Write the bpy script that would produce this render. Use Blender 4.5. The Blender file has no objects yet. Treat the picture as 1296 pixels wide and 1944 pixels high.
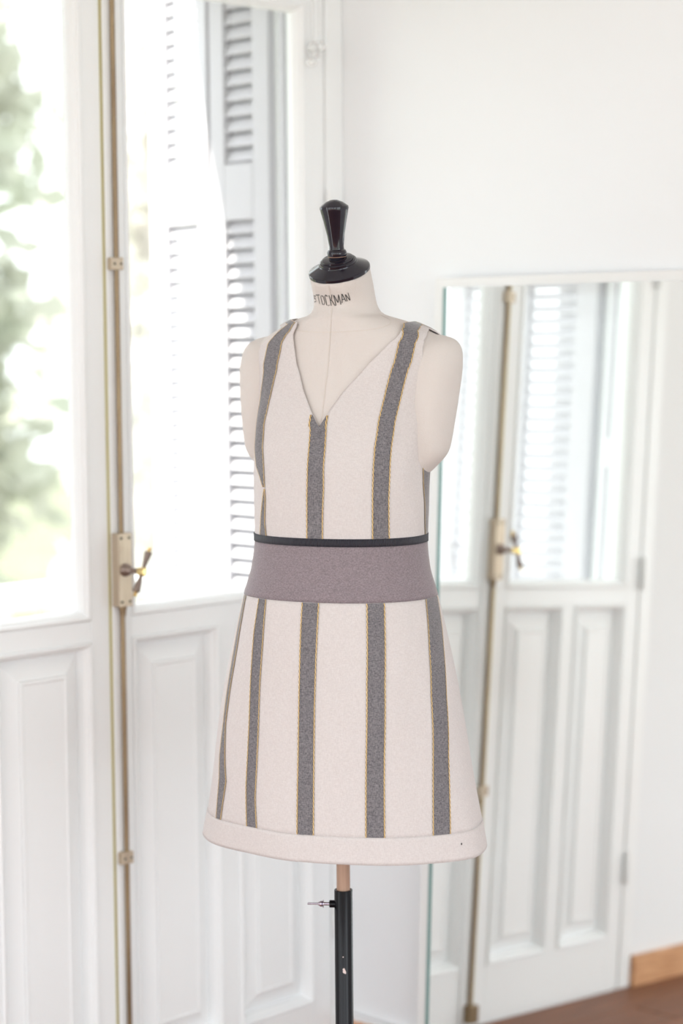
import bpy, bmesh, math, random
import numpy as np
from mathutils import Vector, Matrix
random.seed(7)
R=math.radians
# ------------------------------------------------------------------ camera, world, sun, exposure
UP=.10                       # everything is drafted with the floor at -.10 and lifted by this much
cam=bpy.data.cameras.new('camera');camo=bpy.data.objects.new('camera',cam)
bpy.context.scene.collection.objects.link(camo);bpy.context.scene.camera=camo
cam.sensor_fit='VERTICAL';cam.sensor_height=36.;cam.sensor_width=24.;cam.lens=3900/1944*36
A_=R(44.6);P_=R(4.79);Q_=R(.49)
f0=Vector((-math.sin(A_),math.cos(A_),0));r0=Vector((math.cos(A_),math.sin(A_),0));zz=Vector((0,0,1))
fw=math.cos(P_)*f0-math.sin(P_)*zz;u0=math.sin(P_)*f0+math.cos(P_)*zz
rr=math.cos(Q_)*r0-math.sin(Q_)*u0;uu=math.cos(Q_)*u0+math.sin(Q_)*r0
m=Matrix((rr,uu,-fw)).transposed().to_4x4();m.translation=Vector((3.0,-3.04,1.42+UP));camo.matrix_world=m
cam.dof.use_dof=True;cam.dof.focus_distance=3.17;cam.dof.aperture_fstop=2.2;cam.clip_end=200
sc=bpy.context.scene
vs=sc.view_settings;vs.view_transform='Standard';vs.look='None';vs.gamma=1;vs.use_curve_mapping=False
vs.exposure=0.40
w=bpy.data.worlds.new('sky');sc.world=w;w.use_nodes=True
bg=w.node_tree.nodes['Background'];bg.inputs[0].default_value=(.91,.955,1,1);bg.inputs[1].default_value=2.4
sun=bpy.data.lights.new('sun','SUN');sun.energy=10;sun.angle=R(1.5);sun.color=(1,.96,.88)
suno=bpy.data.objects.new('sun',sun);sc.collection.objects.link(suno)
sd=Vector((1,2.5,-4.0)).normalized();suno.rotation_euler=sd.to_track_quat('-Z','Y').to_euler();suno.location=(-4,-6,6)
# fill lights added in the out-of-view wall openings to brighten the room
for nm,loc,rot,sx,sy,p in(('fill_light',(4.97,-1.55,1.1),(0,R(90),0),2.1,2.2,17),('fill_light',(4.97,-4.4,1.1),(0,R(90),0),2.1,2.3,14),('fill_light',(1.4,-5.97,1.1),(R(90),0,0),1.9,2.1,8),('fill_light',(3.75,-5.97,1.1),(R(90),0,0),1.8,2.1,8),('fill_light',(-.06,-3.25,1.17),(0,R(-90),0),2.1,1.25,15),('fill_light',(-.06,-5.05,1.17),(0,R(-90),0),2.1,1.25,20)):
    al=bpy.data.lights.new(nm,'AREA');al.shape='RECTANGLE';al.size=sx;al.size_y=sy;al.energy=p;al.color=(.86,.94,1)
    ao=bpy.data.objects.new(nm,al);sc.collection.objects.link(ao);ao.location=loc;ao.rotation_euler=rot
sc.cycles.diffuse_bounces=7;sc.cycles.max_bounces=14;sc.cycles.transparent_max_bounces=16;sc.cycles.glossy_bounces=5
sc.cycles.sample_clamp_indirect=6
# ------------------------------------------------------------------ materials
def mat(name,col,rough=.5,metal=0.,spec=.5,noise=None,bump=0.,scale=50.,col2=None,coat=0.):
    m=bpy.data.materials.new(name);m.use_nodes=True;nt=m.node_tree;b=nt.nodes['Principled BSDF']
    b.inputs['Base Color'].default_value=(*col,1);b.inputs['Roughness'].default_value=rough;b.inputs['Metallic'].default_value=metal
    b.inputs['Specular IOR Level'].default_value=spec;b.inputs['Coat Weight'].default_value=coat
    if col2 or bump:
        tc=nt.nodes.new('ShaderNodeTexCoord');mp=nt.nodes.new('ShaderNodeMapping');n=nt.nodes.new('ShaderNodeTexNoise')
        nt.links.new(tc.outputs['Object'],mp.inputs[0]);nt.links.new(mp.outputs[0],n.inputs['Vector'])
        if noise: mp.inputs['Scale'].default_value=noise
        n.inputs['Scale'].default_value=scale;n.inputs['Detail'].default_value=6
        if col2:
            r=nt.nodes.new('ShaderNodeValToRGB');r.color_ramp.elements[0].position=.35;r.color_ramp.elements[1].position=.65
            r.color_ramp.elements[0].color=(*col,1);r.color_ramp.elements[1].color=(*col2,1)
            nt.links.new(n.outputs['Fac'],r.inputs[0]);nt.links.new(r.outputs[0],b.inputs['Base Color'])
        if bump:
            bp=nt.nodes.new('ShaderNodeBump');bp.inputs['Strength'].default_value=bump;bp.inputs['Distance'].default_value=.002
            nt.links.new(n.outputs['Fac'],bp.inputs['Height']);nt.links.new(bp.outputs[0],b.inputs['Normal'])
    return m
M={}
M['wall']=mat('wall_plaster',(.855,.87,.885),.8,spec=.2,bump=.12,scale=14)
M['paint']=mat('white_gloss_paint',(.885,.90,.905),.28,spec=.5,bump=.05,scale=30,noise=(1,1,.15))
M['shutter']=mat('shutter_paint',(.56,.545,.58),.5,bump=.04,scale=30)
M['brass']=mat('aged_brass',(.24,.17,.105),.38,metal=.7,col2=(.36,.27,.16),scale=60,noise=(1,1,.1))
M['brass_plate']=mat('brushed_brass',(.50,.41,.31),.42,metal=.6,col2=(.58,.49,.38),scale=120,noise=(1,1,.06))
M['bright_brass']=mat('bright_brass',(.86,.66,.30),.25,metal=1.)
M['dark_brass']=mat('bronze_grip',(.30,.235,.205),.3,metal=.7)
M['screw']=mat('dark_screw',(.06,.07,.06),.4,metal=.6)
M['strip']=mat('brass_strip',(.50,.45,.22),.4,metal=.4)
M['black']=mat('black_lacquer',(.008,.006,.014),.12,spec=.45,coat=.15)
M['tube']=mat('black_enamel_tube',(.005,.005,.007),.2,spec=.22)
M['chip']=mat('paint_chip',(.75,.62,.58),.6)
M['steel']=mat('steel_screw',(.62,.56,.66),.22,metal=1.)
M['pole']=mat('beech_pole',(.36,.22,.15),.4,col2=(.48,.31,.22),scale=90,noise=(1,1,.06),bump=.1)
M['linen']=mat('toile_skin',(.64,.59,.56),.75,spec=.2,bump=.25,scale=420)
M['seam']=mat('toile_seam',(.66,.60,.54),.8,spec=.1)
M['ink']=mat('stamped_ink',(.045,.045,.045),.7)
M['slip']=mat('wood_baseboard',(.52,.26,.12),.45,col2=(.68,.37,.19),scale=22,noise=(.5,.5,5),bump=.15)
M['concrete']=mat('pale_render',(.76,.74,.71),.8,bump=.2,scale=30)
M['bark']=mat('bark',(.40,.36,.32),.9,col2=(.52,.48,.44),scale=20,noise=(1,1,.3))
M['grass']=mat('garden_ground',(.10,.12,.07),.95,col2=(.20,.20,.14),scale=3)
M['edge']=mat('mirror_edge',(.16,.29,.27),.15,spec=.6)
M['board']=mat('mirror_board',(.82,.82,.81),.5)
M['hinge']=mat('painted_hinge',(.88,.89,.89),.5)
def mirror_mat():
    m=bpy.data.materials.new('mirror_silver');m.use_nodes=True;b=m.node_tree.nodes['Principled BSDF']
    b.inputs['Base Color'].default_value=(.93,.95,.93,1);b.inputs['Metallic'].default_value=1;b.inputs['Roughness'].default_value=.006
    return m
M['mirror']=mirror_mat()
def glass_mat(name,tint,refl=1.):
    m=bpy.data.materials.new(name);m.use_nodes=True;nt=m.node_tree;nt.nodes.remove(nt.nodes['Principled BSDF']);o=nt.nodes['Material Output']
    t=nt.nodes.new('ShaderNodeBsdfTransparent');t.inputs[0].default_value=(*tint,1)
    g=nt.nodes.new('ShaderNodeBsdfGlossy');g.inputs['Roughness'].default_value=.02
    # thin-pane reflectance .04+.9(1-|cos|)^5, the same from both faces
    ge=nt.nodes.new('ShaderNodeNewGeometry');dt=nt.nodes.new('ShaderNodeVectorMath');dt.operation='DOT_PRODUCT';x=nt.nodes.new('ShaderNodeMixShader')
    nt.links.new(ge.outputs['Normal'],dt.inputs[0]);nt.links.new(ge.outputs['Incoming'],dt.inputs[1])
    def ma(op,a,b=None):
        n=nt.nodes.new('ShaderNodeMath');n.operation=op;nt.links.new(a,n.inputs[0])
        if b is not None:n.inputs[1].default_value=b
        return n.outputs[0]
    v=ma('ABSOLUTE',dt.outputs['Value']);v=ma('MULTIPLY',v,-1);v=ma('ADD',v,1);v=ma('POWER',v,5);v=ma('MULTIPLY',v,.9);v=ma('ADD',v,.035)
    nt.links.new(v,x.inputs[0]);nt.links.new(t.outputs[0],x.inputs[1]);nt.links.new(g.outputs[0],x.inputs[2]);nt.links.new(x.outputs[0],o.inputs[0])
    return m
M['glass']=glass_mat('window_glass',(.98,.99,.98))
def crystal_mat():
    m=bpy.data.materials.new('cut_crystal');m.use_nodes=True;b=m.node_tree.nodes['Principled BSDF']
    b.inputs['Base Color'].default_value=(1,1,1,1);b.inputs['Transmission Weight'].default_value=.6;b.inputs['Roughness'].default_value=.03;b.inputs['Coat Weight'].default_value=1.;b.inputs['IOR'].default_value=1.55
    return m
M['crystal']=crystal_mat()
def leaf_mat(name,c1,c2):
    m=mat(name,c1,.6,col2=c2,scale=2.5);nt=m.node_tree;b=nt.nodes['Principled BSDF'];o=nt.nodes['Material Output']
    t=nt.nodes.new('ShaderNodeBsdfTranslucent');t.inputs[0].default_value=(*c2,1);x=nt.nodes.new('ShaderNodeMixShader');x.inputs[0].default_value=.45
    nt.links.new(b.outputs[0],x.inputs[1]);nt.links.new(t.outputs[0],x.inputs[2]);nt.links.new(x.outputs[0],o.inputs[0]);return m
M['leaf']=leaf_mat('leaf_green',(.45,.50,.40),(.64,.64,.56))
M['leaf2']=leaf_mat('leaf_pale',(.72,.72,.66),(.82,.80,.76))
def cloth(name,ca,cb,scale,trans=.25,tcol=(.9,.85,.8),bump=.3,wr=.4,sheen=.15):
    """woven cloth: warp and weft threads at thread scale, plus soft crumple relief"""
    m=bpy.data.materials.new(name);m.use_nodes=True;nt=m.node_tree;b=nt.nodes['Principled BSDF'];o=nt.nodes['Material Output'];L=nt.links.new
    b.inputs['Roughness'].default_value=.85;b.inputs['Specular IOR Level'].default_value=.15;b.inputs['Sheen Weight'].default_value=sheen;b.inputs['Sheen Roughness'].default_value=.4
    tc=nt.nodes.new('ShaderNodeTexCoord')
    def noise(sc_,s,det=2):
        mp=nt.nodes.new('ShaderNodeMapping');mp.inputs['Scale'].default_value=sc_;L(tc.outputs['Object'],mp.inputs[0])
        n=nt.nodes.new('ShaderNodeTexNoise');n.inputs['Scale'].default_value=s;n.inputs['Detail'].default_value=det;L(mp.outputs[0],n.inputs['Vector']);return n
    n1=noise((1,1,.2),scale);n2=noise((.2,.2,1),scale);n3=noise((1,1,.38),13,3)
    a=nt.nodes.new('ShaderNodeMath');a.operation='ADD';L(n1.outputs[0],a.inputs[0]);L(n2.outputs[0],a.inputs[1])
    h=nt.nodes.new('ShaderNodeMath');h.operation='MULTIPLY';h.inputs[1].default_value=.5;L(a.outputs[0],h.inputs[0])
    r=nt.nodes.new('ShaderNodeValToRGB');r.color_ramp.elements[0].position=.38;r.color_ramp.elements[1].position=.62
    r.color_ramp.elements[0].color=(*ca,1);r.color_ramp.elements[1].color=(*cb,1);L(h.outputs[0],r.inputs[0]);L(r.outputs[0],b.inputs['Base Color'])
    bp=nt.nodes.new('ShaderNodeBump');bp.inputs['Strength'].default_value=bump;bp.inputs['Distance'].default_value=.0006;L(h.outputs[0],bp.inputs['Height'])
    b2=nt.nodes.new('ShaderNodeBump');b2.inputs['Strength'].default_value=wr;b2.inputs['Distance'].default_value=.006;L(n3.outputs[0],b2.inputs['Height']);L(bp.outputs[0],b2.inputs['Normal']);L(b2.outputs[0],b.inputs['Normal'])
    if trans:
        t=nt.nodes.new('ShaderNodeBsdfTranslucent');t.inputs[0].default_value=(*tcol,1);x=nt.nodes.new('ShaderNodeMixShader');x.inputs[0].default_value=trans
        L(b.outputs[0],x.inputs[1]);L(t.outputs[0],x.inputs[2]);L(x.outputs[0],o.inputs[0])
    return m
M['dress']=cloth('white_linen_cloth',(.68,.63,.62),(.78,.735,.725),1000,.18,wr=.8)
M['stripe']=cloth('grey_woven_stripe',(.105,.10,.11),(.25,.235,.245),1100,.0,bump=.3,wr=.2,sheen=.6)
M['band']=cloth('mauve_twill',(.185,.152,.166),(.305,.255,.275),1300,.0,bump=.4,wr=.15,sheen=.5)
def ribbon_mat():
    m=mat('grosgrain',(.02,.018,.03),.55);nt=m.node_tree;b=nt.nodes['Principled BSDF'];u=nt.nodes.new('ShaderNodeUVMap');s=nt.nodes.new('ShaderNodeSeparateXYZ')
    nt.links.new(u.outputs[0],s.inputs[0]);k=nt.nodes.new('ShaderNodeMath');k.operation='MULTIPLY';k.inputs[1].default_value=2*math.pi/.0022;nt.links.new(s.outputs[0],k.inputs[0])
    c=nt.nodes.new('ShaderNodeMath');c.operation='SINE';nt.links.new(k.outputs[0],c.inputs[0])
    bp=nt.nodes.new('ShaderNodeBump');bp.inputs['Distance'].default_value=.0006;nt.links.new(c.outputs[0],bp.inputs['Height']);nt.links.new(bp.outputs[0],b.inputs['Normal']);return m
M['ribbon']=ribbon_mat()
def edging_mat():
    # gold braid with dark dashes along its length (uv.x = metres along)
    m=mat('gold_black_braid',(.80,.50,.14),.5);nt=m.node_tree;b=nt.nodes['Principled BSDF'];L=nt.links.new;u=nt.nodes.new('ShaderNodeUVMap');s=nt.nodes.new('ShaderNodeSeparateXYZ');L(u.outputs[0],s.inputs[0])
    k=nt.nodes.new('ShaderNodeMath');k.operation='MULTIPLY';k.inputs[1].default_value=1/.0085;L(s.outputs[0],k.inputs[0])
    a=nt.nodes.new('ShaderNodeMath');a.operation='ADD';L(k.outputs[0],a.inputs[0]);L(s.outputs[1],a.inputs[1])
    f=nt.nodes.new('ShaderNodeMath');f.operation='FRACT';L(a.outputs[0],f.inputs[0])
    g=nt.nodes.new('ShaderNodeMath');g.operation='GREATER_THAN';g.inputs[1].default_value=.60;L(f.outputs[0],g.inputs[0])
    x=nt.nodes.new('ShaderNodeMix');x.data_type='RGBA';x.inputs[6].default_value=(.82,.55,.20,1);x.inputs[7].default_value=(.05,.045,.05,1);L(g.outputs[0],x.inputs[0]);L(x.outputs[2],b.inputs['Base Color']);return m
M['edging']=edging_mat()
def floor_mat(i):
    t=[(.17,.070,.035),(.20,.083,.043),(.145,.060,.031),(.22,.096,.050)][i]
    return mat('floor_board_%s'%'abcd'[i],t,.5,spec=.3,col2=tuple(min(1,c*1.55) for c in t),scale=16,noise=(4,.35,1),bump=.12)
FM=[floor_mat(i) for i in range(4)]
# ------------------------------------------------------------------ helpers
COL=sc.collection
ROOTLOC={}
def thing(name,label,cat,loc,rotz=0.,group=None,kind=None):
    o=bpy.data.objects.new(name,None);COL.objects.link(o);o.location=loc;o.rotation_euler=(0,0,rotz);o.empty_display_size=.05
    if label:o['label']=label
    if cat:o['category']=cat
    if group:o['group']=group
    if kind:o['kind']=kind
    ROOTLOC[o]=Vector(loc);return o
def obj(name,bm,mt,parent=None,local=False,label=None,smooth=False,kind=None):
    """bm in drafting coordinates (local=True: already in the parent's frame)"""
    me=bpy.data.meshes.new(name)
    if isinstance(bm,bmesh.types.BMesh):
        bmesh.ops.recalc_face_normals(bm,faces=bm.faces);bm.to_mesh(me);bm.free()
    else: me.from_pydata(*bm)
    me.materials.append(mt);o=bpy.data.objects.new(name,me);COL.objects.link(o)
    if smooth is True:
        for p in me.polygons:p.use_smooth=True
    elif smooth:
        for p in me.polygons:p.use_smooth=True
        me.set_sharp_from_angle(angle=R(smooth))
    if parent is not None:
        root=parent
        while root.parent:root=root.parent
        if not local and root in ROOTLOC:
            me.transform(Matrix.Translation(-ROOTLOC[root]))
        o.parent=parent
    if label:o['label']=label
    if kind:o['kind']=kind
    return o
def bevel(o,wd,seg=2):
    md=o.modifiers.new('bevel','BEVEL');md.width=wd;md.segments=seg;md.limit_method='ANGLE';md.angle_limit=R(40);return o
def box(x0,x1,y0,y1,z0,z1,bm=None):
    bm=bm or bmesh.new()
    v=[bm.verts.new((x,y,z)) for x in(x0,x1) for y in(y0,y1) for z in(z0,z1)]
    for f in((0,1,3,2),(4,6,7,5),(0,4,5,1),(2,3,7,6),(0,2,6,4),(1,5,7,3)):bm.faces.new([v[i] for i in f])
    return bm
def lathe(prof,axis=(0,0,1),org=(0,0,0),seg=32,bm=None,twist=0.):
    """prof: [(r,h)] turned about axis through org"""
    bm=bm or bmesh.new();ax=Vector(axis).normalized();q=Vector((0,0,1)).rotation_difference(ax).to_matrix();org=Vector(org);rings=[]
    for r,h in prof:
        if r<1e-6: rings.append([bm.verts.new(org+ax*h)])
        else: rings.append([bm.verts.new(org+q@Vector((r*math.cos(2*math.pi*k/seg+twist),r*math.sin(2*math.pi*k/seg+twist),h))) for k in range(seg)])
    for a,b in zip(rings,rings[1:]):
        for k in range(seg):
            k2=(k+1)%seg
            if len(a)==1 and len(b)==1:continue
            if len(a)==1:bm.faces.new((a[0],b[k],b[k2]))
            elif len(b)==1:bm.faces.new((a[k],a[k2],b[0]))
            else:bm.faces.new((a[k],a[k2],b[k2],b[k]))
    if len(rings[0])>1:bm.faces.new(rings[0][::-1])
    if len(rings[-1])>1:bm.faces.new(rings[-1])
    return bm
def rod(p,q,r,seg=16,bm=None):
    p,q=Vector(p),Vector(q);return lathe([(r,0),(r,(q-p).length)],q-p,p,seg,bm)
def struct(o): o['kind']='structure';return o
ROTZ=math.radians(21.6)
AXP=(0.555,-0.564)
def pchip(tab):
    tab=sorted(tab);X=np.array([t[0] for t in tab]);Y=np.array([t[1:] for t in tab],float)
    h=np.diff(X);d=np.diff(Y,axis=0)/h[:,None];m=np.zeros_like(Y)
    m[0]=d[0];m[-1]=d[-1]
    for i in range(1,len(X)-1):
        for k in range(Y.shape[1]):
            a,b=d[i-1,k],d[i,k]
            if a*b>0:
                w1=2*h[i]+h[i-1];w2=h[i]+2*h[i-1];m[i,k]=(w1+w2)/(w1/a+w2/b)
    def f(z):
        z=min(max(z,X[0]),X[-1]);i=min(max(int(np.searchsorted(X,z))-1,0),len(X)-2)
        t=(z-X[i])/h[i];t2=t*t;t3=t2*t
        return (2*t3-3*t2+1)*Y[i]+(t3-2*t2+t)*h[i]*m[i]+(-2*t3+3*t2)*Y[i+1]+(t3-t2)*h[i]*m[i+1]
    return f
#  z, a, y0, bf, bb
TORSO=[(1.535,.0505,.007,.0505,.0505),(1.505,.0515,.022,.0515,.0515),(1.480,.0535,.031,.0535,.0535),(1.468,.058,.036,.064,.056),(1.462,.065,.040,.070,.057),(1.4565,.084,.042,.074,.057),
(1.451,.101,.049,.081,.057),(1.442,.124,.056,.089,.057),(1.433,.142,.060,.095,.057),(1.424,.157,.061,.097,.057),(1.408,.167,.058,.097,.059),(1.385,.167,.052,.096,.063),(1.36,.160,.042,.093,.071),
(1.32,.151,.028,.092,.083),(1.27,.147,.012,.093,.097),(1.22,.147,.005,.105,.105),(1.15,.135,.0,.095,.100),(1.08,.124,.0,.088,.095),(.98,.155,.0,.112,.110),(.90,.165,.0,.118,.118),(.80,.16,0,.118,.118),(.74,.15,0,.11,.11)]
DRESS=[(1.467,.066,.033,.070,.060),(1.4615,.084,.042,.079,.062),(1.456,.101,.049,.086,.062),(1.447,.124,.056,.094,.062),(1.438,.142,.060,.100,.062),(1.429,.157,.061,.102,.062),(1.412,.170,.058,.102,.064),(1.385,.170,.052,.102,.068),(1.36,.164,.042,.098,.076),
(1.32,.156,.028,.097,.088),(1.274,.153,.012,.099,.103),(1.24,.152,.008,.108,.113),(1.202,.152,.004,.114,.128),(1.15,.151,.001,.115,.127),(1.083,.1495,0,.114,.124),(1.04,.154,0,.122,.120),(.991,.168,0,.134,.126),
(.873,.197,0,.146,.140),(.79,.2135,0,.152,.150),(.693,.2295,0,.157,.155),(.564,.2545,0,.162,.162)]
TF=pchip(TORSO);DF=pchip(DRESS)
def sect(f,z,ph,off=0.,n=2.15):
    a,y0,bf,bb=f(z);s,c=math.sin(ph),math.cos(ph)
    e=2./n;b=bf if c>=0 else bb
    x=(a+off)*math.copysign(abs(s)**e,s);y=y0-(b+off)*math.copysign(abs(c)**e,c)
    return x,y
def DP(z,ph,off=0.):
    x,y=sect(DF,z,ph,off)
    # loose folds of the skirt
    if z<.99:
        k=(.99-z)/.43
        w=.0045*k*(math.sin(5*ph+1.1)*.6+math.sin(9*ph+.6+z*3)*.4)
        w+=.0035*math.sin(3.0*ph+z*14.)*k*(1 if ph<0 else .4)
        r=math.hypot(x,y);x*=1+w/r;y*=1+w/r
    elif z>1.09:
        k=math.sin(min(max((z-1.09)/.36,0),1)*math.pi)
        w=.0016*k*(math.sin(7*ph+z*22)+.7*math.sin(11*ph-z*35))
        r=math.hypot(x,y)+.02;x*=1+w/r;y*=1+w/r
    return x,y,z
def W(p):
    c,s=math.cos(ROTZ),math.sin(ROTZ)
    return (AXP[0]+c*p[0]-s*p[1],AXP[1]+s*p[0]+c*p[1],p[2])
# ------------------------------------------------------------------ room shell
YB=.0135;FZ=-.10;CH=2.95
floor=thing('floor',None,None,(2.5,-3,FZ),kind='structure')
obj('subfloor',box(-.02,5,-6,YB,FZ-.05,FZ-.019),FM[0],floor)
pw=.128
pm=[]
for i in range(4):
    o=obj('plank',box(-pw/2+.0012,pw/2-.0012,-1.0+.001,1.0-.001,-.019,0),FM[i],floor,local=True);bevel(o,.0015,1);pm.append(o)
k=0
for c in range(40):
    for r in range(4):
        x=pw*(c+.5);y=YB-1.0-2*r+(.0,.9,.35,1.4,.6)[c%5]
        if y-1>YB-.05 or y+1<-6:continue
        if k<4:o=pm[k]
        else:
            o=pm[random.randrange(4)].copy();COL.objects.link(o)
        k+=1
        o.parent=floor;o.location=(x-2.5,y+3,random.uniform(-.0006,.0006))
bm=bmesh.new()
ops=[(-1.2455,YB),(-3.9,-2.6),(-5.7,-4.4)]
edges=[(-6,-5.7),(-4.4,-3.9),(-2.6,-1.2455)]
for a,b in edges:
    box(-.15,0,a,b,FZ-.05,CH,bm);box(-.32,-.15,a+(-.0 if a==-6 else -.02),b+.02,FZ-.05,CH,bm)
for a,b in ops: box(-.32,0,a,b,2.23,CH,bm)
box(-.32,-.15,-.012,1.6,-3.5,CH,bm);box(-.15,-.001,YB+.12,1.6,FZ-.05,CH,bm);box(-.32,-.0,-6,1.6,-3.5,FZ-.051,bm)
struct(obj('wall_left',bm,M['wall']))
struct(obj('wall_back',box(-.148,5.1,YB,YB+.119,FZ-.05,CH),M['wall']))
def open_wall(name,horizontal,c,spans,z0,z1,lo,hi):  # wall out of view; openings put in to let more light in
    bm=bmesh.new()
    def bx(a,b,u,v):
        if horizontal:box(a,b,c-.1,c,u,v,bm)
        else:box(c,c+.1,a,b,u,v,bm)
    bx(lo,hi,FZ-.05,z0);bx(lo,hi,z1,CH);p=lo
    for a,b in spans:bx(p,a,z0,z1);p=b
    bx(p,hi,z0,z1);struct(obj(name,bm,M['wall']))
open_wall('wall_right',False,5,[(-5.6,-3.2),(-2.7,-.4)],.0,2.2,-6,YB)
open_wall('wall_front',True,-6,[(.4,2.4),(2.8,4.7)],.0,2.2,-.32,5.1)
struct(obj('ceiling',box(-.32,5.1,-6.1,YB+.119,CH,CH+.1),M['wall']))
bb=thing('baseboard_back',None,None,(2.5,YB,FZ),kind='structure')
o=obj('board',box(.003,4.995,YB-.0145,YB,FZ,-.006),M['slip'],bb);bevel(o,.002)
bm=bmesh.new();v=[];n=700
for i in range(n):                       # ragged paint line along the top edge of the baseboard
    x=.003+4.99*i/(n-1);h=.010+.0035*math.sin(x*31)+random.uniform(-.002,.002)
    v.append((bm.verts.new((x,YB-.0155,-.004-h)),bm.verts.new((x,YB-.0155,-.0045)),bm.verts.new((x,YB-.0005,-.0045))))
for a,b in zip(v,v[1:]):
    bm.faces.new((a[0],b[0],b[1],a[1]));bm.faces.new((a[1],b[1],b[2],a[2]))
obj('paint_edge',bm,M['wall'],bb)
bl=thing('baseboard_left',None,None,(0,-1.9,FZ),kind='structure')
o=obj('board',box(0,.015,-2.6,-1.2455,FZ,-.022),M['slip'],bl);bevel(o,.002)
# fixed frame of the french window
wf=thing('window_1',None,None,(0,-.6165,FZ),kind='structure')
def moulded(bm,y0,y1,z0,z1):
    return box(-.15,.004,y0,y1,z0,z1,bm)
o=obj('jamb',moulded(bmesh.new(),-.0365,YB-.0005,FZ,2.23),M['paint'],wf);bevel(o,.003)
o=obj('jamb',moulded(bmesh.new(),-1.2455,-1.1965,FZ,2.23),M['paint'],wf);bevel(o,.003)
o=obj('head',moulded(bmesh.new(),-1.1965,-.0365,2.178,2.23),M['paint'],wf);bevel(o,.003)
for y0_,y1_ in((-.046,-.0365),(-1.1965,-1.187)):
    o=obj('stop_strip',box(-.125,-.112,y0_,y1_,FZ,1.20),M['shutter'],wf);bevel(o,.002);o=obj('stop_strip',box(-.125,-.112,y0_,y1_,1.27,2.178),M['shutter'],wf);bevel(o,.002)
    obj('shutter_catch',lathe([(.008,0),(.008,.055),(.004,.06),(0,.06)],(0,0,1),(-.118,y0_+.004,1.205),10),M['hinge'],wf)
o=obj('threshold',box(-.15,-.002,-1.1965,-.0365,FZ-.002,-.0905),M['paint'],wf)
# ------------------------------------------------------------------ french window leaves
def frame_sweep(y0,y1,z0,z1,prof,bm=None):
    """mitred moulding round a rectangle; prof = [(inset,x)] closed"""
    bm=bm or bmesh.new();rings=[]
    for ins,x in prof:
        rings.append([bm.verts.new((x,a,b)) for a,b in((y0+ins,z0+ins),(y1-ins,z0+ins),(y1-ins,z1-ins),(y0+ins,z1-ins))])
    n=len(rings)
    for i in range(n):
        a,b=rings[i],rings[(i+1)%n]
        for k in range(4):bm.faces.new((a[k],a[(k+1)%4],b[(k+1)%4],b[k]))
    return bm
MOULD=[(0,.0015),(.0035,.0045),(.008,.0035),(.010,-.001),(.013,-.0025),(.017,-.010),(.019,-.017),(.019,-.03),(0,-.03)]
PMOULD=[(0,.002),(.0035,.006),(.008,.004),(.010,-.003),(.014,-.008),(.018,-.020),(.018,-.03),(0,-.03)]
def panel(y0,y1,z0,z1):
    bm=bmesh.new();rings=[]
    for ins,x in[(.016,-.023),(.020,-.023),(.055,-.0075),(.0565,-.0015),(.061,-.0005),(.0635,-.0025)]:
        rings.append([bm.verts.new((x,a,b)) for a,b in((y0+ins,z0+ins),(y1-ins,z0+ins),(y1-ins,z1-ins),(y0+ins,z1-ins))])
    for a,b in zip(rings,rings[1:]):
        for k in range(4):bm.faces.new((a[k],a[(k+1)%4],b[(k+1)%4],b[k]))
    bm.faces.new(rings[-1])
    back=[bm.verts.new((-.03,v.co.y,v.co.z)) for v in rings[0]]
    for k in range(4):bm.faces.new((rings[0][k],rings[0][(k+1)%4],back[(k+1)%4],back[k]))
    bm.faces.new(back);return bm
def leaf(name,yh,s,hz):
    root=thing(name,None,None,(0,yh,-.09),kind='structure')
    Y=lambda a,b:(min(yh+s*a,yh+s*b),max(yh+s*a,yh+s*b))
    def st(nm,a,b,z0,z1):
        y=Y(a,b);o=obj(nm,box(-.042,0,y[0],y[1],z0,z1),M['paint'],root);bevel(o,.0012,1)
    W_=.578
    st('stile',.0005,.055,-.09,2.175);st('stile',.530,W_,-.09,2.175)
    st('rail',.055,.530,-.09,.035);st('rail',.055,.530,.862,.902);st('rail',.055,.530,2.097,2.175)
    st('muntin',.262,.310,.035,.862)
    for a,b in((.055,.262),(.310,.530)):
        y=Y(a,b);obj('panel',panel(y[0],y[1],.035,.862),M['paint'],root)
        obj('moulding',frame_sweep(y[0],y[1],.035,.862,PMOULD),M['paint'],root)
    y=Y(.055,.530)
    obj('moulding',frame_sweep(y[0],y[1],.902,2.097,MOULD),M['paint'],root)
    obj('glass_pane',box(-.0265,-.0225,y[0]+.012,y[1]-.012,.914,2.085),M['glass'],root,label='clear window glass')
    for z in hz:
        c=(.0115,yh-s*.0005,z)
        h=obj('hinge',lathe([(0,-.042),(.004,-.041),(.0065,-.036),(.0065,-.0015),(.0055,-.0012),(.0055,.0012),(.0065,.0015),(.0065,.036),(.004,.041),(0,.042)],(0,0,1),c,16),M['hinge'],root,smooth=40)
    return root
HZ=(1.685,.938,.205)
d_right=leaf('door_1',-.038,-1,HZ)
d_left=leaf('door_2',-1.195,1,HZ)
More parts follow.
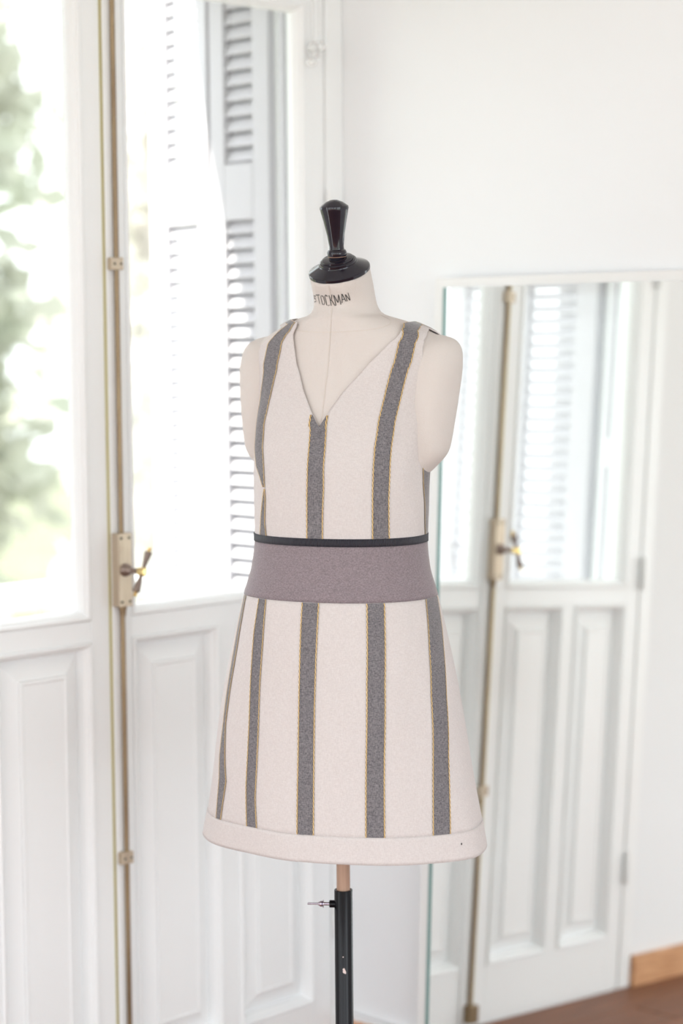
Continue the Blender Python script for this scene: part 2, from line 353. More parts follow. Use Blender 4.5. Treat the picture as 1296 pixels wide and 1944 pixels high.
# meeting strip and brass bolt, carried by the leaf nearest the corner
o=obj('astragal',box(0,.0055,-.6170,-.5735,-.09,2.17),M['paint'],d_right);bevel(o,.0018)
obj('weather_strip',box(-.004,.0035,-.6212,-.6178,-.09,2.17),M['strip'],d_right,label='thin brass weather strip')
YR=-.599
bolt=obj('bolt_rod',lathe([(.0048,0),(.0048,2.15)],(0,0,1),(.0125,YR,-.085),16),M['brass'],d_right,smooth=40,label='long aged brass bolt rod')
def plate(nm,y0,y1,z0,z1,x1,mt):
    o=obj(nm,box(.0055,x1,y0,y1,z0,z1),mt,d_right);bevel(o,.0012);return o
case=plate('lock_case',-.617,-.585,.925,1.063,.026,M['brass_plate']);case['label']='brushed brass lock case'
for y in(-.6105,-.5915):
    for z in(.934,1.054):obj('screw',lathe([(.0026,0),(.0026,.0012),(.0010,.0003),(0,.0003)],(1,0,0),(.0258,y,z),12),M['screw'],case)
for z in(1.564,.444):
    g=plate('rod_guide',-.6155,-.5885,z-.0115,z+.0115,.0205,M['brass_plate'])
    for y in(-.610,-.5945):obj('screw',lathe([(.0023,0),(.0023,.0012),(0,.0004)],(1,0,0),(.0203,y,z),12),M['screw'],g)
g=plate('rod_guide',-.6165,-.5865,-.085,-.045,.026,M['brass'])
obj('ferrule',lathe([(.0048,0),(.0075,.001),(.0080,.004),(.0062,.010),(.0060,.018),(.0048,.019)],(0,0,-1),(.0135,YR,.925),20),M['brass'],d_right,smooth=40)
hd=obj('handle',lathe([(.0125,0),(.0125,.002),(.0105,.004),(.0110,.006),(.0080,.008),(.0088,.012),(.0060,.015),(.0052,.022),(.0060,.034),(.0074,.0395),(.0074,.041)],(1,0,0),(.026,-.601,.994),24),M['dark_brass'],d_right,smooth=40,label='bronze lever handle with brass ends')
hub=(.0745,-.601,.994);ta=Vector((0,.040,.090)).normalized()
obj('hub',lathe([(0,-.0075),(.006,-.0074),(.0085,-.006),(.0085,.006),(.006,.0075),(0,.0076)],(1,0,0),hub,20),M['bright_brass'],hd,smooth=30,label='polished brass hub')
for sg in(1,-1):
    obj('grip',lathe([(.0040,.006),(.0038,.010),(.0075,.037),(.0070,.039),(.0,.0392)],ta*sg,hub,8),M['dark_brass'],hd)
    obj('finial',lathe([(.0042,.039),(.0046,.0405),(.0024,.0425),(.0040,.0445),(.0042,.0465),(.0020,.0485),(0,.049)],ta*sg,hub,16),M['bright_brass'],hd,smooth=40,label='polished brass tip')
# ------------------------------------------------------------------ exterior: shutters, balcony, trees
slat_mesh={}
def shutter(label,p0,ang,w_,sides,z1=2.205,group=None,tilt=-60,zl=2.15):
    root=thing('louvered_shutter',label,'shutter',(p0[0],p0[1],-.07),ang,group)
    ws,t=sides,.030
    def b(nm,x0,x1,z0,z1_,th=t):
        o=obj(nm,box(x0,x1,-th/2,th/2,z0+.07,z1_+.07),M['shutter'],root,local=True);bevel(o,.0015,1)
    b('stile',0,ws[0],-.07,z1);b('stile',w_-ws[1],w_,-.07,z1)
    a,c=ws[0],w_-ws[1]
    b('rail',a,c,-.07,.08);b('rail',a,c,.80,.885);b('rail',a,c,1.676,1.795);b('rail',a,c,zl,z1);b('panel',a,c,.08,.80,.016)
    L=c-a
    bm=bmesh.new();box(-.001,L+.001,-.0142,.0142,-.0042,.0042,bm)
    bmesh.ops.rotate(bm,verts=bm.verts,cent=(0,0,0),matrix=Matrix.Rotation(R(tilt),3,'X'))
    first=None
    for z0,z1_ in((.885,1.676),(1.795,zl)):
        n=round((z1_-z0)/.0312)
        for i in range(n):
            z=z0+(i+.5)*(z1_-z0)/n
            if first is None: o=first=obj('slat',bm,M['shutter'],root,local=True);bevel(o,.0012,1)
            else:o=first.copy();COL.objects.link(o);o.parent=root
            o.location=(a,0,z+.07)
    return root
import math as _m
angA=_m.atan2(.25,-.97)
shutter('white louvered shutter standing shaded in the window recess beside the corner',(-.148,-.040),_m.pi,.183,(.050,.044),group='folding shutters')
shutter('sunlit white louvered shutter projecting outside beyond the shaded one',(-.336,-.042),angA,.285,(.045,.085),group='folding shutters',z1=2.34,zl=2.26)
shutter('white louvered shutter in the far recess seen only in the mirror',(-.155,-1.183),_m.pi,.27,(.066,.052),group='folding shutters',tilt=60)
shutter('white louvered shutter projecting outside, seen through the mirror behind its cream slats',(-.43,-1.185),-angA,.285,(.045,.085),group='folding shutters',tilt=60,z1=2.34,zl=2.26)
struct(obj('balcony_floor',box(-1.1,-.321,-2.2,1.6,-.24,-.13),M['concrete']))
struct(obj('shade_hood_1',box(-.43,-.321,-1.5,.25,2.235,2.33),M['concrete']))  # hood added out of view to shade the shutter in the recess
bal=thing('balcony_balustrade','white balcony balustrade outside below the window panes','balustrade',(-.93,-.3,-.13))
o=obj('top_rail',box(-1.0,-.865,-2.2,1.6,.795,.843),M['concrete'],bal);bevel(o,.006)
obj('bottom_rail',box(-.985,-.88,-2.2,1.6,-.13,-.06),M['concrete'],bal)
bm=lathe([(.030,-.06),(.030,-.02),(.018,0),(.030,.12),(.034,.20),(.020,.34),(.014,.42),(.020,.50),(.034,.60),(.026,.70),(.016,.755),(.030,.770),(.030,.795)],(0,0,1),(0,0,.13),14)
first=None
for i in range(24):
    if first is None:o=first=obj('baluster',bm,M['concrete'],bal,local=True,smooth=40)
    else:o=first.copy();COL.objects.link(o);o.parent=bal
    o.location=(0,-1.85+i*.15+.3,0)
struct(obj('ground',box(-60,60,-60,60,-3.6,-3.5),M['grass']))
def tree(label,x,y,zb,h,rc,zc,nleaf,lm,seed,size=.09,core=.55,cat='tree'):
    rnd=np.random.default_rng(seed)
    root=thing('garden_tree',label,cat,(x,y,zb))
    bm=bmesh.new();lathe([(.16,0),(.12,h*.4),(.06,h*.8),(.01,h*.97)],(0.02,0.01,1),(0,0,0),10,bm)
    for k in range(9):
        a=k*2.4;z=h*(.3+.07*k);rod((0,0,z),(math.cos(a)*rc*.75,math.sin(a)*rc*.75,z+.7),.03,6,bm)
    obj('trunk',bm,M['bark'],root,local=True,smooth=True)
    # clumps of leaves
    nc=70;cl=[]
    while len(cl)<nc:
        p=rnd.uniform(-1,1,3)
        if np.linalg.norm(p)<1: cl.append(p*np.array([rc,rc,(h-zc)/2*1.0]))
    cl=np.array(cl);c=cl[rnd.integers(0,nc,nleaf)]+rnd.normal(0,1,(nleaf,3))*rc*.17
    c[:,2]+=zc+(h-zc)/2
    a=rnd.normal(0,1,(nleaf,3));a/=np.linalg.norm(a,axis=1)[:,None];b=np.cross(a,rnd.normal(0,1,(nleaf,3)));b/=np.linalg.norm(b,axis=1)[:,None]
    s=size*rnd.uniform(.6,1.3,(nleaf,1))
    V=np.concatenate([c-a*s,c+b*s*.45,c+a*s,c-b*s*.45],1).reshape(-1,3)
    F=[(4*i,4*i+1,4*i+2,4*i+3) for i in range(nleaf)]
    obj('foliage',(V.tolist(),[],F),lm,root,local=True,kind='stuff')
    return root
tree('leafy green tree outside at the left edge of the window',-6.2,2.68,-3.5,8.3,.95,1.2,11000,M['leaf'],3,size=.12)
tree('pale tree seen between the bolt and the sunlit shutter',-6.75,5.05,-3.5,7.6,.62,1.6,1300,M['leaf2'],5,size=.11)
hedge=tree('low hedge bush below the balcony rail outside',-4.3,1.0,-3.5,3.0,1.0,.2,7000,M['leaf'],9,cat='bush')
hedge.name='garden_bush'
# ------------------------------------------------------------------ mirror
th=R(2.55);yaw=R(.8)
mr=thing('leaning_mirror','tall frameless mirror on a white board leaning against the back wall','mirror',(.31,-.022,1.52))
nrm=Vector((math.sin(yaw),-math.cos(yaw)*math.cos(th),math.sin(th))).normalized()
ex=Vector((math.cos(yaw),math.sin(yaw),0));ez=nrm.cross(ex)*-1
if ez.z<0:ez=-ez
mr.rotation_euler=Matrix((ex,-nrm,ez)).transposed().to_euler()
del ROOTLOC[mr]
HM=1.595
o=obj('backing_board',box(-.028,.80,.0055,.0225,-HM-.018,.019),M['board'],mr,local=True);bevel(o,.001,1)
o=obj('mirror_glass',box(.0075,.78,0,.0055,-HM,0),M['mirror'],mr,local=True,label='silvered mirror glass')
obj('glass_edge',box(-.0015,.0075,-.0003,.0055,-HM,0),M['edge'],mr,local=True,label='green polished glass edge')
# ------------------------------------------------------------------ crystal pendant hung from the top of the leaf
pn=thing('crystal_pendant','clear cut-crystal drops on bead strings hanging before the window stile','pendant',(.02,-.080,2.165))
obj('hook',rod((.0005,-.080,2.165),(.022,-.080,2.165),.0022,8),M['steel'],pn)
sb=bmesh.new();bmesh.ops.create_icosphere(sb,subdivisions=1,radius=.0019);bme=bpy.data.meshes.new('bead');sb.to_mesh(bme);sb.free();bme.materials.append(M['crystal'])
for y in(-.091,-.070):
    for i in range(36):
        z=2.16-i*.0041;yy=-.080+(y+.080)*min(1,i/6)
        b=bpy.data.objects.new('bead',bme);COL.objects.link(b);b.parent=pn;b.location=(0,yy+.080,z-2.165)
def crystal(y,z,r,h):
    obj('crystal_drop',lathe([(0,h*.5),(r*.55,h*.42),(r,h*.05),(r*.8,-h*.25),(0,-h*.5)],(0,.25,1),(.020,y,z),8),M['crystal'],pn)
crystal(-.091,2.006,.010,.024);crystal(-.070,2.009,.011,.026);crystal(-.083,1.994,.012,.018);crystal(-.094,1.976,.012,.020)
# ------------------------------------------------------------------ dress form
KS=.931                       # true size of the form against its drafting size; it stands 3.24 m from the lens
FX,FY=3.0+KS*(AXP[0]-3.0),-3.04+KS*(AXP[1]+3.04)
ZD=1.42+(FZ-1.42)/KS          # the floor in drafting heights of the form
form=thing('dress_form','cream linen tailor\'s bust with black turned knob on a pole stand','mannequin',(FX,FY,FZ),ROTZ)
ROOTLOC[form]=Vector((0,0,ZD))
dress=thing('sleeveless_dress','sleeveless white linen dress with grey stripes, mauve waistband and black ribbon','dress',(FX,FY,1.42+(.564-1.42)*KS),ROTZ)
ROOTLOC[dress]=Vector((0,0,.564))
bm=bmesh.new()
zs=sorted({r[0] for r in TORSO});zl=[]
for a,b in zip(zs,zs[1:]):
    n=max(2,int((b-a)/.006)+1)
    zl+= [a+(b-a)*i/n for i in range(n)]
zl.append(zs[-1]);NS=96;rings=[]
TILT=math.tan(R(24))
for z in zl:
    w_=min(1,max(0,(z-1.465)/.07));w_=w_*w_*(3-2*w_);y0=TF(z)[1];ring=[]
    for k in range(NS):
        x,y=sect(TF,z,-math.pi+2*math.pi*k/NS,0,2.0 if z>1.46 else 2.15);ring.append(bm.verts.new((x,y,z+TILT*w_*(y-y0))))
    rings.append(ring)
for a,b in zip(rings,rings[1:]):
    for k in range(NS):bm.faces.new((a[k],a[(k+1)%NS],b[(k+1)%NS],b[k]))
bm.faces.new(rings[0]);bm.faces.new(rings[-1])
ST=pchip([(1.190,.136,.022,.008,.014),(1.200,.138,.024,.018,.028),(1.235,.147,.029,.037,.044),(1.28,.151,.034,.040,.051),(1.325,.155,.040,.041,.054),(1.37,.157,.047,.043,.054),(1.395,.157,.053,.042,.050),(1.412,.156,.057,.037,.041),(1.421,.154,.060,.028,.030),(1.427,.150,.060,.013,.013)])
for sg in(1,-1):
    rings=[]
    for i in range(60):
        z=1.190+.237*(i/59);cx,cy,rx,ry=ST(z)
        rings.append([bm.verts.new((sg*(cx+rx*math.copysign(abs(math.cos(t))**.8,math.cos(t))),cy+ry*math.sin(t),z)) for t in[2*math.pi*k/40 for k in range(40)]])
    for a,b in zip(rings,rings[1:]):
        for k in range(40):bm.faces.new((a[k],a[(k+1)%40],b[(k+1)%40],b[k]))
    bm.faces.new(rings[0]);bm.faces.new(rings[-1])
t=obj('torso',bm,M['linen'],form,smooth=True)
rm=t.modifiers.new('remesh','REMESH');rm.mode='VOXEL';rm.voxel_size=.0036;rm.use_smooth_shade=True
smo=t.modifiers.new('smooth','SMOOTH');smo.factor=.5;smo.iterations=7
def tw(z,y):
    w_=min(1,max(0,(z-1.465)/.07));w_=w_*w_*(3-2*w_);return z+TILT*w_*(y-TF(z)[1])
def tpt(z,ph,off=.0012):
    x,y=sect(TF,z,ph,off,2.0 if z>1.46 else 2.15);return (x,y,tw(z,y))
def ribbonstrip(pts,wd,nrmf,bm,th=.0):
    """flat strip along pts on a surface with normals"""
    prev=None
    for i,p in enumerate(pts):
        a=Vector(pts[max(0,i-1)]);b=Vector(pts[min(len(pts)-1,i+1)]);t_=(b-a).normalized();n=nrmf(p);s=t_.cross(n).normalized()*wd/2
        q=(bm.verts.new(Vector(p)+s),bm.verts.new(Vector(p)-s))
        if prev:bm.faces.new((prev[0],prev[1],q[1],q[0]))
        prev=q
def rad(p):return Vector((p[0],p[1]-.03,0)).normalized()
bm=bmesh.new();ribbonstrip([tpt(1.531-.28*i/60,0,.0007) for i in range(61)],.0009,rad,bm)
obj('seam',bm,M['seam'],form)
bm=bmesh.new();ribbonstrip([tpt(1.433+.034*(p/1.5)**2,p,.0007) for p in np.linspace(-1.5,1.5,50)],.0008,rad,bm);obj('seam',bm,M['seam'],form)
# stamped lettering, drawn stroke by stroke on the neck
PX=[(600,-1.0),(602,-.9),(605,-.75),(612,-.5),(620,-.3),(635.5,0),(652,.3),(664,.5),(670,.6),(680,.75)]
def tx(px,py):
    ph=float(np.interp(px,[a for a,_ in PX],[b for _,b in PX]));z=1.451-(py-610)*.000897
    zt=z
    for _ in range(4):                       # undo the forward shear of the neck
        x,y=sect(TF,zt,ph,0,2.0);zt=z-(tw(zt,y)-zt)
    return tpt(zt,ph,.0010)
L_=[[(606,563),(603,561),(602,564),(605,568),(605,572),(602,573)],
[(607,560),(614,560)],[(610.5,560),(611,577)],
[(617,561),(615.3,565),(616,576),(618,579)],[(619,579),(621,574),(620.5,564),(618.5,561)],
[(629,563),(626,560),(623.5,564),(624,578),(626.5,582),(629.5,579)],
[(632.5,561),(632.5,581)],[(638.5,560),(633.2,571)],[(634.5,570),(639.5,581)],
[(641,561),(641,581)],[(641.6,561),(645.5,575)],[(645.8,575),(650,560)],[(650,561),(650,579)],
[(652.5,576),(656.5,559)],[(657,559),(660.5,573)],[(654.5,569.5),(659,568.5)],
[(662.8,573),(662.8,560)],[(663,560),(668.3,571)],[(668.8,571),(668.8,557)]]
bm=bmesh.new()
for s in L_:
    pts=[]
    for (a,b),(c,d) in zip(s,s[1:]):
        n=max(2,int(math.hypot(c-a,d-b)/1.5));pts+=[(a+(c-a)*i/n,b+(d-b)*i/n) for i in range(n)]
    pts.append(s[-1])
    ribbonstrip([tx(*p) for p in pts],.0012,lambda p:Vector((p[0],p[1]-.02,0)).normalized(),bm)
obj('stamped_lettering',bm,M['ink'],form,label='black stamped maker\'s lettering')
# cap and knob
cax=Vector((0,-math.sin(R(24)),math.cos(R(24))));cc=Vector((0,.007,1.5345))
cap=obj('neck_cap',lathe([(.0505,-.0015),(.0525,.0005),(.0525,.0045),(.0515,.0060),(.0330,.0150),(.0325,.0165),(.0315,.0168),(.0313,.0200),(.0290,.0215),(.0270,.0216),(.0268,.0240),(.0235,.0255),(0,.0256)],cax,cc,64),M['black'],form,smooth=25,label='black lacquered neck cap')
kax=Vector((.01,-math.sin(R(9)),math.cos(R(9))));kc=cc+cax*.0245
kb=obj('knob',lathe([(.0,-.004),(.0125,-.003),(.0145,.002),(.0162,.005),(.0166,.010),(.0150,.0135),(.0128,.015),(.0124,.020),(.0150,.040),(.0195,.062),(.0236,.080),(.0245,.0835),(.0238,.0870),(.0150,.0935),(.0060,.0972),(0,.0978)],kax,kc,48),M['black'],form,smooth=30,label='black lacquered turned knob')
obj('wear_ring',lathe([(.0152,.0022),(.0156,.0032),(.0150,.0032)],kax,kc,48),M['pole'],kb,label='worn bare-wood ring')
# stand
ZT=.474
obj('wood_pole',lathe([(.0116,0),(.0116,.42)],(0,0,1),(0,0,ZT-.12),32),M['pole'],form,smooth=40,label='beech wood pole')
tube=obj('tube',lathe([(.0158,0),(.0158,ZT+.16),(.0154,ZT+.1605),(.0125,ZT+.1605),(.0125,.02)],(0,0,1),(0,0,-.16),40),M['tube'],form,smooth=40,label='black enamelled steel tube')
bm=bmesh.new()
for dx,dz,s in((0,0,.0022),(.001,-.004,.003),(.0025,-.006,.0018),(-.001,.022,.001)):
    a=-math.pi/2-ROTZ+math.pi/4.2+dx*60
    c=Vector((.0160*math.cos(a),.0160*math.sin(a),.338+dz));u_=Vector((-math.sin(a),math.cos(a),0))
    vv=[bm.verts.new(c+u_*s*math.cos(k*1.05)+Vector((0,0,s*1.3*math.sin(k*1.05)*(1 if k%2 else .7)))) for k in range(6)];bm.faces.new(vv)
obj('paint_chip',bm,M['chip'],tube)
sdn=Vector((-math.cos(R(44.6)-ROTZ),-math.sin(R(44.6)-ROTZ),.02)).normalized()
so=Vector((0,0,.449))
sc_=obj('clamp_screw',lathe([(.0035,.012),(.0035,.024)],sdn,so,12),M['steel'],form,smooth=40)
obj('boss',lathe([(.0065,.013),(.0065,.0235),(.0055,.0245),(0,.0246)],sdn,so,16),M['tube'],sc_,smooth=30)
obj('thumb_nut',lathe([(.0028,.024),(.0028,.034),(.0066,.0345),(.0070,.0355),(.0040,.037),(.0058,.038),(.0022,.044),(.0016,.0445),(.0016,.062),(0,.0622)],sdn,so,16),M['steel'],sc_,smooth=30)
obj('base_plate',lathe([(.19,-.10),(.19,-.092),(.185,-.088),(.06,-.078),(.03,-.060),(.022,-.030),(.0165,-.028),(.0,-.028)],(0,0,1),(0,0,ZD+.10),64),M['tube'],form,smooth=30,label='round black base plate')
# ------------------------------------------------------------------ dress
DR=[]
def grid(rows,mt,name,parent,solid=.0016,label=None,uv=False,smooth=True):
    """rows of equal length of local points; None rows break"""
    V=[p for r in rows for p in r];n=len(rows[0]);F=[]
    for i in range(len(rows)-1):
        for j in range(n-1):
            a=i*n+j;F.append((a,a+1,a+n+1,a+n))
    me=bpy.data.meshes.new(name);me.from_pydata([(x,y,z-.564) for x,y,z in V],[],F)
    if uv:
        ul=me.uv_layers.new(name='UVMap')
        for lp in me.loops:
            ul.data[lp.index].uv=uv[lp.vertex_index]
    bm=bmesh.new();bm.from_mesh(me);bmesh.ops.remove_doubles(bm,verts=bm.verts,dist=.00004)
    bmesh.ops.recalc_face_normals(bm,faces=bm.faces)
    s=sum(f.normal.x*f.calc_center_median().x+f.normal.y*(f.calc_center_median().y-.03) for f in bm.faces)
    if s<0:bmesh.ops.reverse_faces(bm,faces=bm.faces)
    bm.to_mesh(me);bm.free();me.materials.append(mt)
    for p in me.polygons:p.use_smooth=smooth
    o=bpy.data.objects.new(name,me);COL.objects.link(o);o.parent=parent
    if solid:
        md=o.modifiers.new('thickness','SOLIDIFY');md.thickness=solid;md.offset=-1
    if label:o['label']=label
    return o
def tab(t):
    a=np.array(sorted(t));return lambda z:float(np.interp(z,a[:,0],a[:,1]))
H=math.pi/2
neckR=tab([(1.277,0),(1.3098,.0967),(1.3331,.1879),(1.3565,.3007),(1.3807,.4094),(1.4151,.6272),(1.4342,.86),(1.446,1.20),(1.4505,H)])
neckL=tab([(1.277,0),(1.3028,.1047),(1.3374,.2197),(1.3811,.3247),(1.4164,.3802),(1.443,.49),(1.4509,.58),(1.455,.9),(1.4575,H)])
armR=tab([(1.207,1.82),(1.24,1.78),(1.283,1.58),(1.3185,1.35),(1.3711,1.097),(1.4059,1.057),(1.419,1.09),(1.432,1.30),(1.4385,H)])
armL=tab([(1.207,1.82),(1.24,1.78),(1.283,1.58),(1.3185,1.40),(1.36,1.33),(1.394,1.17),(1.4096,1.01),(1.4292,.79),(1.4415,.74),(1.4455,1.1),(1.4475,H)])
def rowsz(a,b,step,extra=()):
    n=max(2,int(round((b-a)/step)));return sorted(set([a+(b-a)*i/n for i in range(n+1)]+[e for e in extra if a<e<b]))
NC=40
for nm,neck,arm,sg,zt in(('right',neckR,armR,1,1.4505),('left',neckL,armL,-1,1.4575)):
    rows=[]
    for z in rowsz(1.207,zt,.0016,(1.277,1.4385,1.4475,1.4505,1.455)):
        a=neck(z) if z>1.277 else 0;b=arm(z);b=max(a,b)
        rows.append([DP(z,sg*(a+(b-a)*j/NC)) for j in range(NC+1)])
    DR.append(rows)
lower=[[DP(z,-1.82+3.64*j/(2*NC)) for j in range(2*NC+1)] for z in rowsz(1.086,1.207,.005)]
# join the two halves and the lower part into one front piece
def multi(grids,name,mt,parent,solid=.0016,label=None):
    bm=bmesh.new()
    for rows in grids:
        vs_=[[bm.verts.new((x,y,z-.564)) for x,y,z in r] for r in rows]
        for i in range(len(rows)-1):
            for j in range(len(rows[0])-1):
                try:bm.faces.new((vs_[i][j],vs_[i][j+1],vs_[i+1][j+1],vs_[i+1][j]))
                except ValueError:pass
    bmesh.ops.remove_doubles(bm,verts=bm.verts,dist=.0002);bmesh.ops.dissolve_degenerate(bm,edges=bm.edges,dist=1e-6)
    for f in bm.faces:
        c=f.calc_center_median()
        if f.normal.x*c.x+f.normal.y*(c.y-.04)+f.normal.z*.02<0:f.normal_flip()
    me=bpy.data.meshes.new(name);bm.to_mesh(me);bm.free();me.materials.append(mt)
    for p in me.polygons:p.use_smooth=True
    o=bpy.data.objects.new(name,me);COL.objects.link(o);o.parent=parent
    if solid:
        md=o.modifiers.new('thickness','SOLIDIFY');md.thickness=solid;md.offset=-1
    if label:o['label']=label
    return o
fl=lambda rows:[r[::-1] for r in rows]
multi([DR[0],fl(DR[1]),lower],'front_bodice',M['dress'],dress)
bneck=tab([(1.418,math.pi),(1.428,2.7),(1.44,2.2),(1.4505,H)]);barm=tab([(1.207,1.82),(1.25,1.95),(1.30,2.05),(1.37,2.05),(1.41,1.95),(1.4385,H)])
barmL=tab([(1.207,1.82),(1.25,1.95),(1.30,2.05),(1.37,2.05),(1.42,1.95),(1.4475,H)]);bneckL=tab([(1.418,math.pi),(1.428,2.7),(1.445,2.3),(1.4575,H)])
g=[]
for sg,arm,nk,zt in((1,barm,bneck,1.4505),(-1,barmL,bneckL,1.4575)):
    rows=[]
    for z in rowsz(1.086,zt,.0025,(1.207,1.418,1.4385,1.4475)):
        a=arm(z) if z>1.207 else 1.82;b=max(a,nk(z) if z>1.418 else math.pi)
        rows.append([DP(z,sg*(a+(b-a)*j/24)) for j in range(25)])
    g.append(rows)
multi(g,'back_bodice',M['dress'],dress)
def ringpart(name,z0,z1,off,mt,step,solid=.0012,uv=False,n=200,label=None):
    rows=[];uvs=[]
    for z in rowsz(z0,z1,step):
        r=[];L=0;prev=None
        for j in range(n+1):
            p=DP(z,-math.pi+2*math.pi*j/n,off)
            if prev:L+=math.dist(p,prev)
            prev=p;r.append(p);uvs.append((L,z))
        rows.append(r)
    return grid(rows,mt,name,dress,solid,label,uvs if uv else False)
rb=ringpart('ribbon',1.0805,1.0935,.0016,M['ribbon'],.0045,.0012,True,label='black grosgrain ribbon')
ringpart('waistband',.990,1.0830,.0004,M['band'],.006,label='mauve-grey woven waistband')
ringpart('skirt',.606,.991,0,M['dress'],.008)
ringpart('hem_band',.563,.608,.0009,M['dress'],.006,.0022)
def dphi(z,ph):
    a=Vector(DP(z,ph-.01));b=Vector(DP(z,ph+.01));return (b-a).length/.02
def stripe(Lt,Rt,off=.0009,edges=(1,1),zt=None,zb=None,step=.005,nc=6,label=None):
    L=tab(Lt);Rr=tab(Rt)
    z0=zb if zb is not None else min(min(a for a,_ in Lt),min(a for a,_ in Rt));z1=zt if zt is not None else max(max(a for a,_ in Lt),max(a for a,_ in Rt))
    zr=rowsz(z0,z1,step)
    rows=[[DP(z,L(z)+(Rr(z)-L(z))*j/nc,off) for j in range(nc+1)] for z in zr]
    s=grid(rows,M['stripe'],'stripe',dress,0,label)
    for e,(fn) in enumerate((L,Rr)):
        if not edges[e]:continue
        er=[];uv=[];l=0;pv=None
        for z in rowsz(z0,z1,.0017):
            ph=fn(z);k=1/dphi(z,ph);wv=.00025*math.sin(z*740)
            a=DP(z,ph-(.0010+wv)*k,off+.0006);b=DP(z,ph+(.0010-wv)*k,off+.0006);c=DP(z,ph,off)
            if pv:l+=math.dist(c,pv)
            pv=c;er.append([a,b]);uv+=[(l,0),(l,1)]
        grid(er,M['edging'],'edging',s,0,None,uv)
    return s
# bodice stripes (height, angle round the body)
stripe([(1.277,-.085),(1.2428,-.0627),(1.2,-.0521),(1.148,-.057),(1.092,-.061)],[(1.277,.069),(1.2431,.0919),(1.1745,.1059),(1.131,.096),(1.092,.094)],zt=1.277,zb=1.092)
for sg,nk,e,zt in((-1,neckL,-.0961,1.2994),(1,neckR,.060,1.2985)):
    rows=[];zr=rowsz(1.277,1.2965 if sg<0 else 1.2955,.002)
    for z in zr:
        a=sg*nk(z);b=e if sg<0 else .066
        if abs(a)>abs(b):a=b
        rows.append([DP(z,a+(b-a)*j/3,.0009) for j in range(4)])
    s=grid(rows,M['stripe'],'stripe',dress,0)
    er=[[DP(z,(e if sg<0 else .066)-.008,.0015),DP(z,(e if sg<0 else .066)+.008,.0015)] for z in zr];uv=[(z,q) for z in zr for q in(0,1)]
    grid(er,M['edging'],'edging',s,0,None,uv)
stripe([(1.4500,H),(1.4482,1.1367),(1.436,.90),(1.415,.7278),(1.3717,.6807),(1.3285,.6757),(1.2857,.652),(1.2431,.6496),(1.2,.661),(1.1485,.669),(1.092,.669)],
       [(1.4440,H),(1.443,1.4055),(1.434,1.12),(1.4148,.9417),(1.3714,.895),(1.3282,.898),(1.2853,.873),(1.2425,.869),(1.2,.874),(1.1565,.872),(1.092,.890)],zt=1.4503,step=.0016)
stripe([(1.4525,-H),(1.4505,-1.0),(1.4476,-.744),(1.4309,-.745),(1.4033,-.812),(1.3658,-.900),(1.3312,-1.02),(1.2997,-1.07),(1.2387,-1.03),(1.2084,-.929),(1.1917,-.787),(1.1747,-.695)],
       [(1.4572,-H),(1.455,-.95),(1.4509,-.62),(1.4369,-.5326),(1.4033,-.5407),(1.3723,-.5817),(1.32,-.7471),(1.2802,-.8118),(1.2408,-.797),(1.2081,-.703),(1.1881,-.6756),(1.1747,-.664)],zt=1.4573,step=.0016)
stripe([(1.1723,-.672),(1.1525,-.7118),(1.1254,-.7739),(1.092,-.829)],[(1.1723,-.6613),(1.1539,-.654),(1.1137,-.6889),(1.092,-.6607)])
stripe([(1.2080,1.523),(1.178,1.538),(1.142,1.61),(1.107,1.633),(1.092,1.650)],[(1.2080,1.78),(1.14,1.90),(1.092,1.95)],edges=(1,0))
stripe([(1.2380,1.765),(1.2151,1.532),(1.2090,1.51)],[(1.2380,1.77),(1.2090,1.81)],edges=(1,0))
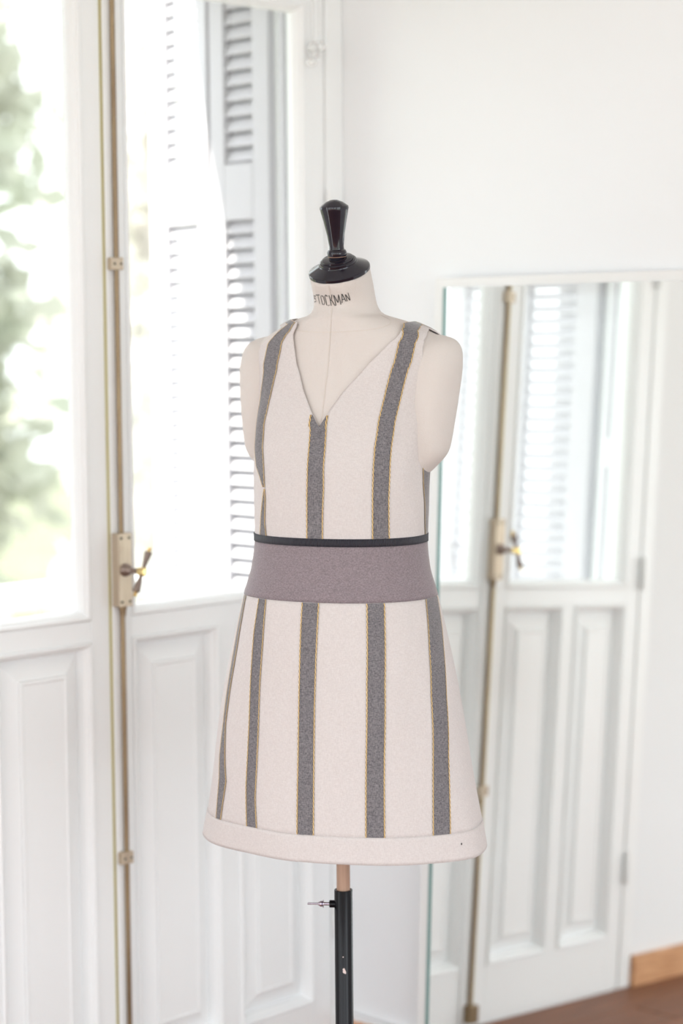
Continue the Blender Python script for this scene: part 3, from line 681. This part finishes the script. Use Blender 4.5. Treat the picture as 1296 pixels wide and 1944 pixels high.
# skirt stripes
ZH=.6085;ZW=.9895
stripe([(ZW,-1.045),(.897,-.984),(.825,-.946),(.773,-.910),(.716,-.900),(.677,-.853),(ZH,-.835)],[(ZW,-.955),(.8995,-.895),(.831,-.880),(.7706,-.856),(.704,-.778),(.676,-.734),(ZH,-.760)])
stripe([(ZW,-.610),(.933,-.609),(.857,-.570),(.783,-.5255),(.728,-.506),(.676,-.491),(ZH,-.452)],[(ZW,-.494),(.9266,-.464),(.848,-.444),(.769,-.412),(.710,-.397),(.659,-.386),(ZH,-.351)])
stripe([(ZW,-.056),(.894,-.052),(.777,-.047),(.688,-.042),(ZH,-.034)],[(ZW,.088),(.896,.069),(.818,.061),(.741,.058),(ZH,.056)])
stripe([(ZW,.569),(.859,.495),(.744,.452),(ZH,.408)],[(ZW,.761),(.859,.660),(.744,.599),(ZH,.5435)])
stripe([(ZW,1.37),(.91,1.233),(.835,1.133),(.739,1.056),(ZH,.958)],[(ZW,1.70),(.905,1.509),(.83,1.356),(.736,1.231),(ZH,1.1186)])
for c in(2.05,2.75,-2.55,-1.75):
    stripe([(ZW,c-.07),(ZH,c-.05)],[(ZW,c+.07),(ZH,c+.05)],edges=(0,0),step=.02)
stripe([(1.4440,H),(1.430,1.98),(1.405,2.12),(1.092,2.17)],[(1.4500,H),(1.443,2.05),(1.425,2.40),(1.40,2.42),(1.092,2.42)],edges=(1,1),step=.002)
stripe([(1.4515,-H),(1.441,-1.98),(1.415,-2.12),(1.092,-2.17)],[(1.4572,-H),(1.450,-2.05),(1.430,-2.40),(1.40,-2.42),(1.092,-2.42)],edges=(1,1),step=.002)
bm=bmesh.new();p=DP(.590,1.215,.0018);bmesh.ops.create_icosphere(bm,subdivisions=1,radius=.0016,matrix=Matrix.Translation((p[0],p[1],p[2]-.564))@Matrix.Diagonal((.7,.4,1.4,1)))
obj('snag',bm,M['ink'],dress,local=True,label='tiny dark snag')
done=set()
for rt in(form,dress):
    for o in rt.children_recursive:
        if o.data.name not in done:
            done.add(o.data.name);o.data.transform(Matrix.Scale(KS,4))
# ------------------------------------------------------------------ lift everything so that the floor is z = 0
for o in list(sc.objects):
    if o.parent is None and o.type not in('CAMERA','LIGHT'):o.location.z+=UP
